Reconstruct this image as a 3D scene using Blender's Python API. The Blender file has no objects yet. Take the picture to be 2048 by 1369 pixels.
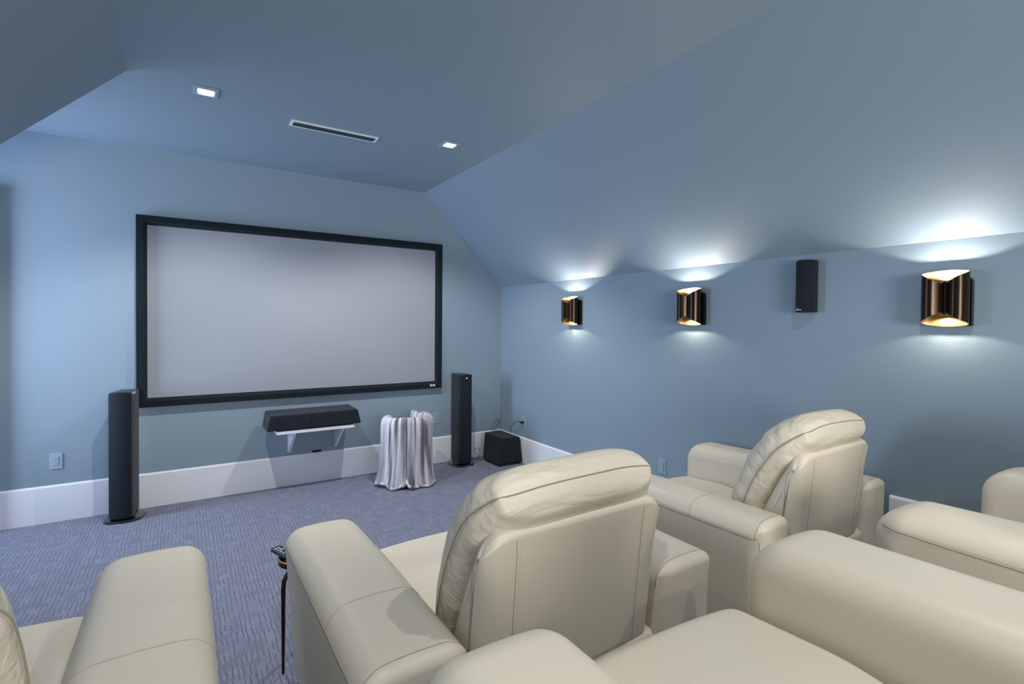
import bpy, bmesh, math, random
import numpy as np
from mathutils import Vector, Matrix, noise
random.seed(7)
S = bpy.context.scene
C = S.collection
PI = math.pi
rad = math.radians

# ------------------------------------------------------------------ camera
H_CAM = 1.5
cam_d = bpy.data.cameras.new('camera')
cam = bpy.data.objects.new('camera', cam_d); C.objects.link(cam); S.camera = cam
F_PX = 1017.37
cam_d.sensor_width = 36.0; cam_d.sensor_fit = 'HORIZONTAL'
cam_d.lens = 36.0 * F_PX / 2048.0
cam_d.shift_y = (661.91 - 684.5) / 2048.0
cam_d.clip_start = 0.02
yaw, pitch, roll = rad(32.923), rad(-0.795), rad(0.432)
fw = Vector((math.sin(yaw) * math.cos(pitch), math.cos(yaw) * math.cos(pitch), math.sin(pitch)))
rt = Vector((math.cos(yaw), -math.sin(yaw), 0)); up = rt.cross(fw)
r2 = math.cos(roll) * rt + math.sin(roll) * up
u2 = -math.sin(roll) * rt + math.cos(roll) * up
cam.matrix_world = Matrix(((r2.x, u2.x, -fw.x, 0), (r2.y, u2.y, -fw.y, 0), (r2.z, u2.z, -fw.z, H_CAM), (0, 0, 0, 1)))

# ------------------------------------------------------------------ world, daylight, exposure
w = bpy.data.worlds.new('world'); S.world = w; w.use_nodes = True
bg = w.node_tree.nodes['Background']
bg.inputs[0].default_value = (0.55, 0.72, 1.0, 1); bg.inputs[1].default_value = 3.0
S.view_settings.view_transform = 'Standard'
S.view_settings.look = 'None'
S.view_settings.gamma = 1.0
S.view_settings.use_curve_mapping = False
S.view_settings.exposure = 0.0
S.cycles.max_bounces = 10
S.cycles.diffuse_bounces = 7
S.cycles.use_denoising = True
S.cycles.sample_clamp_indirect = 6.0

# room measures
XR, YF, ZC, ZK = 3.085, 5.009, 2.871, 1.918      # right wall, front wall, ceiling, knee height
XRI = XR - (ZC - ZK)                              # ridge of the right slope
XLI = -0.26                                       # ridge of the left slope
XL = XLI - (ZC - ZK)                              # left knee wall
YS = 3.514                                        # where the left slope ends and the alcove begins
XA = -2.05                                         # left wall of the alcove
YB = -2.6                                         # back wall
ZR, YR = 0.22, 1.045                              # riser height and its edge

def area(name, loc, target, sx, sy, power, col, spread=180):
    l = bpy.data.lights.new(name, 'AREA'); l.shape = 'RECTANGLE'; l.size = sx; l.size_y = sy
    l.energy = power; l.color = col; l.spread = rad(spread)
    o = bpy.data.objects.new(name, l); C.objects.link(o); o.location = loc
    o.rotation_euler = (Vector(target) - Vector(loc)).to_track_quat('-Z', 'Y').to_euler()
    return o
# daylight entering through the alcove window (the pane is at XA)
area('window_daylight', (XA - 0.22, 4.46, 1.55), (0.9, 4.62, 1.7), 0.70, 1.75, 54, (0.62, 0.75, 1.0), spread=130)
# added warm fill light behind the seats; no source is known there
area('rear_fill', (0.6, YB - 0.2, 1.55), (0.9, 2.0, 1.4), 1.7, 1.1, 135, (1.0, 0.95, 0.88))

def spot(name, loc, target, power, col, ang=110, blend=0.6, r=0.03):
    l = bpy.data.lights.new(name, 'SPOT'); l.energy = power; l.color = col
    l.spot_size = rad(ang); l.spot_blend = blend; l.shadow_soft_size = r
    o = bpy.data.objects.new(name, l); C.objects.link(o); o.location = loc
    o.rotation_euler = (Vector(target) - Vector(loc)).to_track_quat('-Z', 'Y').to_euler()
    return o

# ------------------------------------------------------------------ materials
def mat(name, col, rough=0.6, metal=0.0, spec=0.5, bump=None, var=None, emit=None, coat=0.0, sheen=0.0):
    """bump=(scale, strength, distance); var=(scale, amount) mild colour mottling."""
    m = bpy.data.materials.new(name); m.use_nodes = True
    nt = m.node_tree; b = nt.nodes['Principled BSDF']
    b.inputs['Base Color'].default_value = (*col, 1)
    b.inputs['Roughness'].default_value = rough; b.inputs['Metallic'].default_value = metal
    b.inputs['Specular IOR Level'].default_value = spec
    b.inputs['Coat Weight'].default_value = coat; b.inputs['Sheen Weight'].default_value = sheen
    tc = nt.nodes.new('ShaderNodeTexCoord')
    if var:
        n = nt.nodes.new('ShaderNodeTexNoise'); n.inputs['Scale'].default_value = var[0]; n.inputs['Detail'].default_value = 4
        nt.links.new(tc.outputs['Object'], n.inputs['Vector'])
        mx = nt.nodes.new('ShaderNodeMix'); mx.data_type = 'RGBA'
        mx.inputs['A'].default_value = (*[c * (1 - var[1]) for c in col], 1)
        mx.inputs['B'].default_value = (*[min(1, c * (1 + var[1])) for c in col], 1)
        nt.links.new(n.outputs['Fac'], mx.inputs['Factor']); nt.links.new(mx.outputs['Result'], b.inputs['Base Color'])
    if bump:
        n = nt.nodes.new('ShaderNodeTexNoise'); n.inputs['Scale'].default_value = bump[0]; n.inputs['Detail'].default_value = 3
        nt.links.new(tc.outputs['Object'], n.inputs['Vector'])
        bp = nt.nodes.new('ShaderNodeBump'); bp.inputs['Strength'].default_value = bump[1]; bp.inputs['Distance'].default_value = bump[2]
        nt.links.new(n.outputs['Fac'], bp.inputs['Height']); nt.links.new(bp.outputs['Normal'], b.inputs['Normal'])
    if emit:
        b.inputs['Emission Color'].default_value = (*emit[0], 1); b.inputs['Emission Strength'].default_value = emit[1]
    return m

M = {}
M['paint'] = mat('blue_grey_paint', (0.240, 0.316, 0.385), 0.55, bump=(220, 0.12, 0.002), spec=0.35)
M['trim'] = mat('white_trim_paint', (0.78, 0.80, 0.84), 0.4, bump=(60, 0.03, 0.001))
M['screen'] = mat('screen_fabric', (0.285, 0.315, 0.355), 0.9, spec=0.1)
M['velvet'] = mat('black_velvet_frame', (0.004, 0.010, 0.014), 0.85, bump=(500, 0.3, 0.001), sheen=0.12, spec=0.2)
M['leather'] = mat('cream_leather', (0.66, 0.595, 0.475), 0.42, bump=(420, 0.10, 0.001), var=(2.5, 0.025), spec=0.4)
M['thread'] = mat('cream_thread', (0.62, 0.58, 0.48), 0.8)
M['seam'] = mat('dark_leather_seam', (0.27, 0.23, 0.165), 0.8)  # darker brown than the leather it runs over
M['plinth'] = mat('black_chair_base', (0.01, 0.01, 0.012), 0.8)
M['cloth'] = mat('black_speaker_cloth', (0.007, 0.012, 0.018), 0.85, bump=(900, 0.3, 0.001), sheen=0.1, spec=0.25)
M['gloss'] = mat('gloss_black', (0.006, 0.007, 0.01), 0.12, spec=0.6, coat=0.5)
M['satin'] = mat('satin_black', (0.012, 0.015, 0.02), 0.4)
M['silver'] = mat('silver_badge', (0.7, 0.7, 0.72), 0.35, metal=0.6)
M['badge'] = mat('white_print', (0.8, 0.8, 0.82), 0.6)
M['bronze'] = mat('dark_bronze', (0.035, 0.022, 0.014), 0.25, metal=0.85, bump=(160, 0.05, 0.001))
M['gold'] = mat('gold_leaf', (0.22, 0.135, 0.055), 0.5, metal=0.3, bump=(90, 0.3, 0.002), var=(60, 0.15))
M['table'] = mat('antique_bronze_table', (0.035, 0.014, 0.008), 0.3, metal=0.7, bump=(120, 0.15, 0.001))
M['brass'] = mat('brass_rim', (0.42, 0.24, 0.10), 0.3, metal=0.9)
M['plate'] = mat('painted_cover_plate', (0.30, 0.38, 0.45), 0.35)
M['plate_light'] = mat('pale_cover_plate', (0.33, 0.42, 0.52), 0.3)
M['dark'] = mat('dark_slot', (0.004, 0.005, 0.008), 0.9)
M['grille'] = mat('dark_grille_fin', (0.03, 0.06, 0.08), 0.6)
M['lightlens'] = mat('lit_glass_lens', (1, 1, 1), 0.3, emit=((0.95, 0.98, 1.0), 9.0))
M['bulb'] = mat('lit_bulb', (1, 0.9, 0.7), 0.3, emit=((1.0, 0.80, 0.55), 14.0))
M['plastic'] = mat('dark_blue_plastic', (0.01, 0.016, 0.035), 0.35)
M['button'] = mat('pale_rubber_button', (0.55, 0.58, 0.62), 0.5)
M['greybtn'] = mat('grey_rubber_button', (0.08, 0.10, 0.13), 0.5)
M['glass'] = mat('window_glass', (0.9, 0.95, 1.0), 0.02)
M['glass'].node_tree.nodes['Principled BSDF'].inputs['Transmission Weight'].default_value = 1.0
M['plush'] = mat('grey_plush', (0.17, 0.17, 0.18), 0.95, bump=(150, 1.0, 0.01), sheen=0.3, var=(60, 0.3))

def carpet_material():
    m = bpy.data.materials.new('blue_ribbed_carpet'); m.use_nodes = True
    nt = m.node_tree; N = nt.nodes.new; L = nt.links.new; b = nt.nodes['Principled BSDF']
    b.inputs['Roughness'].default_value = 0.95; b.inputs['Specular IOR Level'].default_value = 0.15
    b.inputs['Sheen Weight'].default_value = 0.12
    def math_(op, a, b_=None, c=None):
        n = N('ShaderNodeMath'); n.operation = op
        for i, v in enumerate((a, b_, c)):
            if v is None: continue
            if isinstance(v, (int, float)): n.inputs[i].default_value = v
            else: L(v, n.inputs[i])
        return n.outputs[0]
    tc = N('ShaderNodeTexCoord'); sp = N('ShaderNodeSeparateXYZ'); L(tc.outputs['Object'], sp.inputs[0])
    X, Y = sp.outputs['X'], sp.outputs['Y']
    cb = N('ShaderNodeCombineXYZ'); L(math_('MULTIPLY', X, 38.0), cb.inputs[0]); L(math_('MULTIPLY', Y, 15.0), cb.inputs[1])
    vo = N('ShaderNodeTexVoronoi'); vo.feature = 'F1'; vo.inputs['Scale'].default_value = 1.0; L(cb.outputs[0], vo.inputs['Vector'])
    sc = N('ShaderNodeSeparateColor'); L(vo.outputs['Color'], sc.inputs[0])
    nz = N('ShaderNodeTexNoise'); nz.inputs['Scale'].default_value = 14; L(tc.outputs['Object'], nz.inputs['Vector'])
    xo = math_('ADD', X, math_('MULTIPLY', sc.outputs[0], 0.0075))
    xo = math_('ADD', xo, math_('MULTIPLY', nz.outputs['Fac'], 0.008))
    fr = math_('FRACT', math_('MULTIPLY', xo, 1 / 0.0215))
    d = math_('ABSOLUTE', math_('SUBTRACT', fr, 0.5))            # 0 at the groove
    gr = N('ShaderNodeMapRange'); gr.inputs['From Min'].default_value = 0.02; gr.inputs['From Max'].default_value = 0.12
    L(d, gr.inputs['Value'])
    fine = N('ShaderNodeTexNoise'); fine.inputs['Scale'].default_value = 150; fine.inputs['Detail'].default_value = 5; L(tc.outputs['Object'], fine.inputs['Vector'])
    mid = N('ShaderNodeTexNoise'); mid.inputs['Scale'].default_value = 13; mid.inputs['Detail'].default_value = 5; L(tc.outputs['Object'], mid.inputs['Vector'])
    # strength of grooves varies over the floor
    gs = N('ShaderNodeMapRange'); gs.inputs['From Min'].default_value = 0.35; gs.inputs['From Max'].default_value = 0.6
    gs.inputs['To Min'].default_value = 0.25; L(mid.outputs['Fac'], gs.inputs['Value'])
    inv = math_('MULTIPLY', math_('SUBTRACT', 1.0, gr.outputs[0]), gs.outputs[0])
    inv = math_('MULTIPLY', inv, math_('ADD', 0.15, math_('MULTIPLY', math_('GREATER_THAN', sc.outputs[1], 0.15), 0.85)))
    pile = N('ShaderNodeMix'); pile.data_type = 'RGBA'
    pile.inputs['A'].default_value = (0.095, 0.105, 0.155, 1); pile.inputs['B'].default_value = (0.27, 0.285, 0.37, 1)
    fa = math_('ADD', math_('MULTIPLY', fine.outputs['Fac'], 1.7), math_('MULTIPLY', mid.outputs['Fac'], 1.0))
    fa = math_('SUBTRACT', fa, 0.82)
    L(fa, pile.inputs['Factor'])
    mx = N('ShaderNodeMix'); mx.data_type = 'RGBA'; L(math_('MULTIPLY', inv, 0.8), mx.inputs['Factor'])
    L(pile.outputs['Result'], mx.inputs['A']); mx.inputs['B'].default_value = (0.03, 0.035, 0.07, 1)
    L(mx.outputs['Result'], b.inputs['Base Color'])
    h = math_('SUBTRACT', math_('MULTIPLY', fine.outputs['Fac'], 0.35), inv)
    bp = N('ShaderNodeBump'); bp.inputs['Strength'].default_value = 0.45; bp.inputs['Distance'].default_value = 0.006
    L(h, bp.inputs['Height']); L(bp.outputs['Normal'], b.inputs['Normal'])
    return m
M['carpet'] = carpet_material()

def throw_material():
    m = bpy.data.materials.new('striped_faux_fur'); m.use_nodes = True
    nt = m.node_tree; N = nt.nodes.new; L = nt.links.new; b = nt.nodes['Principled BSDF']
    b.inputs['Roughness'].default_value = 0.9; b.inputs['Sheen Weight'].default_value = 0.4; b.inputs['Specular IOR Level'].default_value = 0.15
    uv = N('ShaderNodeUVMap'); sp = N('ShaderNodeSeparateXYZ'); L(uv.outputs[0], sp.inputs[0])
    cb = N('ShaderNodeCombineXYZ')
    mu = N('ShaderNodeMath'); mu.operation = 'MULTIPLY'; mu.inputs[1].default_value = 26; L(sp.outputs[0], mu.inputs[0]); L(mu.outputs[0], cb.inputs[0])
    mv = N('ShaderNodeMath'); mv.operation = 'MULTIPLY'; mv.inputs[1].default_value = 1.1; L(sp.outputs[1], mv.inputs[0]); L(mv.outputs[0], cb.inputs[1])
    n = N('ShaderNodeTexNoise'); n.inputs['Scale'].default_value = 1.0; n.inputs['Detail'].default_value = 5; L(cb.outputs[0], n.inputs['Vector'])
    r = N('ShaderNodeValToRGB'); L(n.outputs['Fac'], r.inputs[0])
    e = r.color_ramp.elements
    e[0].position = 0.40; e[0].color = (0.13, 0.11, 0.13, 1); e[1].position = 0.60; e[1].color = (0.74, 0.74, 0.78, 1)
    k = r.color_ramp.elements.new(0.46); k.color = (0.36, 0.34, 0.38, 1)
    L(r.outputs[0], b.inputs['Base Color'])
    tc = N('ShaderNodeTexCoord'); f = N('ShaderNodeTexNoise'); f.inputs['Scale'].default_value = 120; f.inputs['Detail'].default_value = 4
    L(tc.outputs['Object'], f.inputs['Vector'])
    bp = N('ShaderNodeBump'); bp.inputs['Strength'].default_value = 0.8; bp.inputs['Distance'].default_value = 0.008
    L(f.outputs['Fac'], bp.inputs['Height']); L(bp.outputs['Normal'], b.inputs['Normal'])
    return m
M['fur'] = throw_material()

def cushion_leather():
    m = M['leather'].copy(); m.name = 'cream_leather_puffed'
    nt = m.node_tree; N = nt.nodes.new; L = nt.links.new
    tc = N('ShaderNodeTexCoord'); mp = N('ShaderNodeMapping'); mp.inputs['Scale'].default_value = (3.0, 9.0, 9.0)
    L(tc.outputs['Object'], mp.inputs[0])
    n = N('ShaderNodeTexNoise'); n.inputs['Scale'].default_value = 1.6; n.inputs['Detail'].default_value = 3; n.inputs['Distortion'].default_value = 0.6
    L(mp.outputs[0], n.inputs['Vector'])
    bp = N('ShaderNodeBump'); bp.inputs['Strength'].default_value = 0.45; bp.inputs['Distance'].default_value = 0.03
    L(n.outputs['Fac'], bp.inputs['Height'])
    old = [x for x in nt.nodes if x.type == 'BUMP' and x != bp][0]
    L(bp.outputs['Normal'], old.inputs['Normal'])
    return m
M['puff'] = cushion_leather()

# ------------------------------------------------------------------ mesh helpers
def bm_obj(name, bm, m, parent=None, smooth=False, sub=0):
    me = bpy.data.meshes.new(name)
    bmesh.ops.recalc_face_normals(bm, faces=bm.faces[:])
    bm.to_mesh(me); bm.free()
    if smooth:
        for p in me.polygons: p.use_smooth = True
    o = bpy.data.objects.new(name, me); C.objects.link(o)
    if isinstance(m, (list, tuple)):
        for x in m: me.materials.append(x)
    else: me.materials.append(m)
    if parent: o.parent = parent
    if sub:
        md = o.modifiers.new('sub', 'SUBSURF'); md.levels = sub; md.render_levels = sub
    return o
def tag(o, label, cat, group=None):
    o['label'] = label; o['category'] = cat
    if group: o['group'] = group
    return o
def thing(name, label, cat, loc=(0, 0, 0), rz=0, group=None):
    o = bpy.data.objects.new(name, None); C.objects.link(o); o.location = loc; o.rotation_euler = (0, 0, rz)
    o.empty_display_size = 0.1
    return tag(o, label, cat, group)
def struct(name, bm, m, parent=None):
    o = bm_obj(name, bm, m, parent)
    if not parent: o['kind'] = 'structure'
    return o
def add_box(bm, a, b, mi=0, bev=0.0):
    t = bmesh.new() if bev else bm
    x0, y0, z0 = a; x1, y1, z1 = b
    v = [t.verts.new(p) for p in ((x0,y0,z0),(x1,y0,z0),(x1,y1,z0),(x0,y1,z0),(x0,y0,z1),(x1,y0,z1),(x1,y1,z1),(x0,y1,z1))]
    for f in ((0,3,2,1),(4,5,6,7),(0,1,5,4),(1,2,6,5),(2,3,7,6),(3,0,4,7)):
        q = t.faces.new([v[i] for i in f]); q.material_index = mi
    if bev:
        bmesh.ops.bevel(t, geom=t.edges[:], offset=bev, segments=3, profile=0.5, affect='EDGES')
        for f in t.faces: f.material_index = mi
        me = bpy.data.meshes.new('t'); t.to_mesh(me); t.free(); bm.from_mesh(me); bpy.data.meshes.remove(me)
    return bm
def box(a, b, bev=0.0): return add_box(bmesh.new(), a, b, 0, bev)
def add_poly(bm, pts, mi=0):
    f = bm.faces.new([bm.verts.new(p) for p in pts]); f.material_index = mi; return f
def add_prism(bm, pts, vec, mi=0):
    """extrude polygon pts (3d) by vec, closed"""
    vec = Vector(vec)
    a = [bm.verts.new(p) for p in pts]; b = [bm.verts.new(Vector(p) + vec) for p in pts]
    n = len(pts)
    fs = [bm.faces.new(a[::-1]), bm.faces.new(b)]
    for i in range(n): fs.append(bm.faces.new((a[i], a[(i+1)%n], b[(i+1)%n], b[i])))
    for f in fs: f.material_index = mi
    return bm
def add_tube(bm, pts, r, seg=8, mi=0, taper=None, cap=True):
    pts = [Vector(p) for p in pts]; n = len(pts); rings = []
    prev = None
    for i, p in enumerate(pts):
        t = (pts[min(i+1, n-1)] - pts[max(i-1, 0)]).normalized()
        a = prev if prev is not None else (Vector((0,0,1)) if abs(t.z) < 0.9 else Vector((1,0,0)))
        a = (a - t * a.dot(t)).normalized(); prev = a; b = t.cross(a)
        rr = r if taper is None else r * taper[i]
        rings.append([bm.verts.new(p + (a * math.cos(2*PI*k/seg) + b * math.sin(2*PI*k/seg)) * rr) for k in range(seg)])
    for i in range(n-1):
        for k in range(seg):
            f = bm.faces.new((rings[i][k], rings[i][(k+1)%seg], rings[i+1][(k+1)%seg], rings[i+1][k])); f.material_index = mi
    if cap:
        bm.faces.new(rings[0][::-1]).material_index = mi; bm.faces.new(rings[-1]).material_index = mi
    return bm
def add_lathe(bm, prof, seg=32, center=(0,0,0), mi=0):
    cx, cy, cz = center; rings = []
    for (r, z) in prof:
        if r < 1e-6: rings.append([bm.verts.new((cx, cy, cz+z))])
        else: rings.append([bm.verts.new((cx + r*math.cos(2*PI*k/seg), cy + r*math.sin(2*PI*k/seg), cz+z)) for k in range(seg)])
    for i in range(len(rings)-1):
        a, b = rings[i], rings[i+1]
        for k in range(seg):
            q = [a[k % len(a)], a[(k+1) % len(a)], b[(k+1) % len(b)], b[k % len(b)]]
            u = []
            for v in q:
                if v not in u: u.append(v)
            if len(u) > 2: bm.faces.new(u).material_index = mi
    return bm
def roundpoly(pts, radii, seg=6):
    out = []; n = len(pts)
    for i in range(n):
        p = Vector(pts[i]); a = Vector(pts[i-1]) - p; b = Vector(pts[(i+1) % n]) - p
        r = radii[i] if isinstance(radii, (list, tuple)) else radii
        la, lb = a.length, b.length; a.normalize(); b.normalize()
        ang = a.angle(b)
        if r < 1e-5 or abs(ang - PI) < 0.02: out.append(tuple(p)); continue
        d = min(r / math.tan(ang/2), la*0.49, lb*0.49); r = d * math.tan(ang/2)
        c = p + (a + b).normalized() * (r / math.sin(ang/2))
        s = p + a*d - c; e = p + b*d - c
        a0 = math.atan2(s.y, s.x); a1 = math.atan2(e.y, e.x); da = (a1 - a0 + PI) % (2*PI) - PI
        for k in range(seg+1):
            t = a0 + da*k/seg; out.append((c.x + r*math.cos(t), c.y + r*math.sin(t)))
    return out
def resample(pts, step):
    out = []; n = len(pts)
    for i in range(n):
        a = Vector(pts[i]); b = Vector(pts[(i+1) % n]); L = (b-a).length
        if L < 1e-6: continue
        k = max(1, int(L/step))
        for j in range(k): out.append(tuple(a + (b-a)*j/k))
    return out
def pillow(prof, w, r, n=6, step=0.05, xs=0.06, fn=None, endbulge=0.0):
    """prof: closed (y,z) polygon extruded over x in [-w,w] with edges rounded by r; fn remaps each vertex"""
    P = [Vector(p) for p in resample(prof, step)]; N = len(P)
    area2 = sum(P[i].x*P[(i+1)%N].y - P[(i+1)%N].x*P[i].y for i in range(N))
    sg = 1 if area2 > 0 else -1
    nor = []
    for i in range(N):
        t = (P[(i+1)%N] - P[i-1]).normalized(); nor.append(Vector((-t.y, t.x)) * sg)     # inward
    lim = []
    for i in range(N):
        best = 9.0
        for j in range(N):
            if j in (i, (i-1) % N) : continue
            a_, b_ = P[j], P[(j+1) % N]; e = b_ - a_; d_ = nor[i]
            den = d_.x*e.y - d_.y*e.x
            if abs(den) < 1e-9: continue
            q = a_ - P[i]; tt = (q.x*e.y - q.y*e.x)/den; uu = (q.x*d_.y - q.y*d_.x)/den
            if tt > 1e-4 and -0.001 <= uu <= 1.001: best = min(best, tt)
        lim.append(min(1.0, 0.42*best/r))
    for _ in range(8): lim = [min(lim[i], (lim[i-1]+lim[i]+lim[(i+1) % N])/3 + 0.04) for i in range(N)]
    PA = np.array([tuple(p) for p in P]); PB = np.roll(PA, -1, 0); E_ = PB - PA; EL = (E_**2).sum(1); NO = np.array([tuple(q) for q in nor]); LI = np.array(lim)
    cache = {}
    def inset(d):
        """profile pushed inwards by d with no crossing at tight corners"""
        key = round(d, 6)
        if key in cache: return cache[key]
        want = d*LI; q = PA + NO*want[:, None]
        if d > 1e-6:
            for _ in range(25):
                rel = q[:, None, :] - PA[None]
                tt = np.clip((rel*E_[None]).sum(2)/EL[None], 0, 1)
                near = PA[None] + tt[..., None]*E_[None]
                df = q[:, None, :] - near; ds = np.sqrt((df**2).sum(2)); k = ds.argmin(1); ii = np.arange(N)
                dist = ds[ii, k]; v = df[ii, k]/np.maximum(dist, 1e-6)[:, None]
                # keep clear only as far as the touched side asks for
                ask = np.minimum(want, want[k])
                q = q + v*np.maximum(0, ask - dist)[:, None]*0.9
        cache[key] = q; return q
    layers = []
    for k in range(n+1):
        a = PI/2 * (1 - k/n); layers.append((-(w - r + r*math.sin(a)), r*(1-math.cos(a))))
    m = max(1, int((2*(w-r))/xs))
    for k in range(1, m): layers.append((-(w-r) + 2*(w-r)*k/m, 0))
    for k in range(n+1):
        a = PI/2 * k/n; layers.append((w - r + r*math.sin(a), r*(1-math.cos(a))))
    bm = bmesh.new(); rings = []
    for x, d in layers:
        Q = inset(d); rings.append([bm.verts.new((x, Q[i][0], Q[i][1])) for i in range(N)])
    for a, b in zip(rings, rings[1:]):
        for i in range(N): bm.faces.new((a[i], a[(i+1)%N], b[(i+1)%N], b[i]))
    cap_faces = [bm.faces.new(rings[0][::-1]), bm.faces.new(rings[-1])]
    bmesh.ops.triangulate(bm, faces=cap_faces)
    bmesh.ops.remove_doubles(bm, verts=bm.verts[:], dist=0.0004)
    if fn:
        for v in bm.verts: v.co = Vector(fn(v.co))
    return bm
def arclen(pts):
    pts = [Vector(p) for p in pts]; L = [0]
    for a, b in zip(pts, pts[1:]): L.append(L[-1] + (b-a).length)
    return pts, L
def at_len(pts, L, s):
    for i in range(len(L)-1):
        if s <= L[i+1]:
            t = (s-L[i]) / max(1e-9, L[i+1]-L[i]); return pts[i].lerp(pts[i+1], t)
    return pts[-1]
def add_stitches(bm, path, pitch=0.0095, ln=0.0055, r=0.0009):
    pts, L = arclen(path); s = 0
    while s + ln < L[-1]:
        add_tube(bm, [at_len(pts, L, s), at_len(pts, L, s+ln*0.5), at_len(pts, L, s+ln)], r, 4, 0); s += pitch

# ------------------------------------------------------------------ room shell
T = 0.12
bm = bmesh.new()
add_box(bm, (XA-T, YR, -T), (XR+T, YF+T, 0))
struct('floor', bm, M['carpet'])
# raised platform for the back row with a rounded carpeted nosing
prof = roundpoly([(YB, -T), (YR, -T), (YR, ZR), (YB, ZR)], [0, 0, 0.03, 0], 6)
bm = bmesh.new(); add_prism(bm, [(XL-T, y, z) for y, z in prof], (XR+T-(XL-T), 0, 0))
o = struct('trim_1', bm, M['carpet'])
# front wall
struct('wall_front', box((XA-T, YF, 0), (XR+T, YF+T, ZC+T)), M['paint'])
struct('wall_right', box((XR, YB, 0), (XR+T, YF, ZK)), M['paint'])
bm = bmesh.new(); add_prism(bm, [(XR, YB, ZK), (XR+T, YB, ZK), (XR+T, YB, ZC+T), (XRI, YB, ZC+T), (XRI, YB, ZC)], (0, YF-YB, 0))
struct('wall_right_slope', bm, M['paint'])
struct('ceiling', box((XA-T, YB, ZC), (XRI, YF, ZC+T)), M['paint'])
bm = bmesh.new(); add_prism(bm, [(XL, YB, ZK), (XLI, YB, ZC-0.0005), (XL-T, YB, ZC-0.0005), (XL-T, YB, ZK)], (0, YS-YB, 0))
struct('wall_left_slope', bm, M['paint'])
struct('wall_left', box((XL-T, YB, 0), (XL, YS, ZK)), M['paint'])
# alcove
bm = box((XA-T, YS-T, 0), (XL-T, YS, ZC)); struct('wall_alcove_side', bm, M['paint'])
WY0, WY1, WZ0, WZ1 = 4.08, 4.86, 0.60, 2.50
bm = bmesh.new()
add_box(bm, (XA-T, YS, 0), (XA, WY0, ZC)); add_box(bm, (XA-T, WY1, 0), (XA, YF, ZC))
add_box(bm, (XA-T, WY0, 0), (XA, WY1, WZ0)); add_box(bm, (XA-T, WY0, WZ1), (XA, WY1, ZC))
struct('wall_alcove_end', bm, M['paint'])
# back wall with an opening added for the rear fill light
BX0, BX1, BZ0, BZ1 = -0.3, 1.5, 0.95, 2.15
bm = bmesh.new()
add_box(bm, (XL-T, YB-T, 0), (BX0, YB, ZC+T)); add_box(bm, (BX1, YB-T, 0), (XR+T, YB, ZC+T))
add_box(bm, (BX0, YB-T, 0), (BX1, YB, BZ0)); add_box(bm, (BX0, YB-T, BZ1), (BX1, YB, ZC+T))
struct('wall_back', bm, M['paint'])
def window(name, along, a0, a1, z0, z1, pos, sgn):
    bm = bmesh.new(); f = 0.05
    def bb(u0, u1, w0, w1, d0, d1):
        if along == 'y': add_box(bm, (pos+d0, u0, w0), (pos+d1, u1, w1))
        else: add_box(bm, (u0, pos+d0, w0), (u1, pos+d1, w1))
    for args in ((a0, a0+f, z0, z1), (a1-f, a1, z0, z1), (a0+f, a1-f, z0, z0+f), (a0+f, a1-f, z1-f, z1), (a0+f, a1-f, (z0+z1)/2-0.015, (z0+z1)/2+0.015)):
        bb(*args, -0.09, -0.04)
    o = struct(name, bm, M['trim'])
    return o
window('window_1', 'y', WY0, WY1, WZ0, WZ1, XA, 1)
window('added_rear_window', 'x', BX0, BX1, BZ0, BZ1, YB, 1)  # made-up frame, out of view, around the rear fill opening
# baseboards: tall white board with a small cap bead
def baseboard(name, a, b, z0, h, nrm):
    a = Vector((a[0], a[1], 0)); b = Vector((b[0], b[1], 0)); n = Vector((nrm[0], nrm[1], 0))
    t = 0.016
    pr = [(0.0, z0), (t, z0), (t, z0+h-0.012), (t*0.7, z0+h-0.004), (t*0.35, z0+h), (0, z0+h)]
    bm = bmesh.new(); add_prism(bm, [a + n*d + Vector((0,0,z)) for d, z in pr], b-a)
    return struct(name, bm, M['trim'])
HB = 0.275
baseboard('baseboard_front', (XA, YF), (XR, YF), 0, HB, (0, -1))
baseboard('baseboard_right', (XR, YR), (XR, YF-0.016), 0, HB, (-1, 0))
baseboard('baseboard_right_riser', (XR, YB), (XR, 1.136), ZR, 0.627-ZR, (-1, 0))
baseboard('baseboard_left', (XL, YR), (XL, YS), 0, HB, (1, 0))
# unseen strip added just left of the view to shade the front wall's edge
struct('shadow_blocker', box((-1.9, YF-0.065, 0), (-1.125, YF-0.016, 2.44)), M['paint'])

# ------------------------------------------------------------------ projection screen
def rect_ring(bm, x0, x1, z0, z1, y, X0, X1, Z0, Z1, Y, mi=0):
    a = [(x0,y,z0),(x1,y,z0),(x1,y,z1),(x0,y,z1)]; b = [(X0,Y,Z0),(X1,Y,Z0),(X1,Y,Z1),(X0,Y,Z1)]
    va = [bm.verts.new(p) for p in a]; vb = [bm.verts.new(p) for p in b]
    for i in range(4): bm.faces.new((va[i], va[(i+1)%4], vb[(i+1)%4], vb[i])).material_index = mi
scr = thing('projection_screen', 'large fixed projection screen with black velvet frame on the front wall', 'screen', ((-0.307+2.322)/2, YF, 0.811))
ox = (-0.307+2.322)/2; oz = 0.811
sx0, sx1, sz0, sz1 = -0.307-ox, 2.322-ox, 0, 2.337-oz
ix0, ix1, iz0, iz1 = -0.237-ox, 2.255-ox, 0.882-oz, 2.266-oz
bm = bmesh.new()
yf = -0.052; yi = -0.022
b1 = 0.046
rect_ring(bm, sx0, sx1, sz0, sz1, -0.001, sx0, sx1, sz0, sz1, yf)
rect_ring(bm, sx0, sx1, sz0, sz1, yf, sx0+b1, sx1-b1, sz0+b1, sz1-b1, yf)
rect_ring(bm, sx0+b1, sx1-b1, sz0+b1, sz1-b1, yf, ix0, ix1, iz0, iz1, yi)
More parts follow.
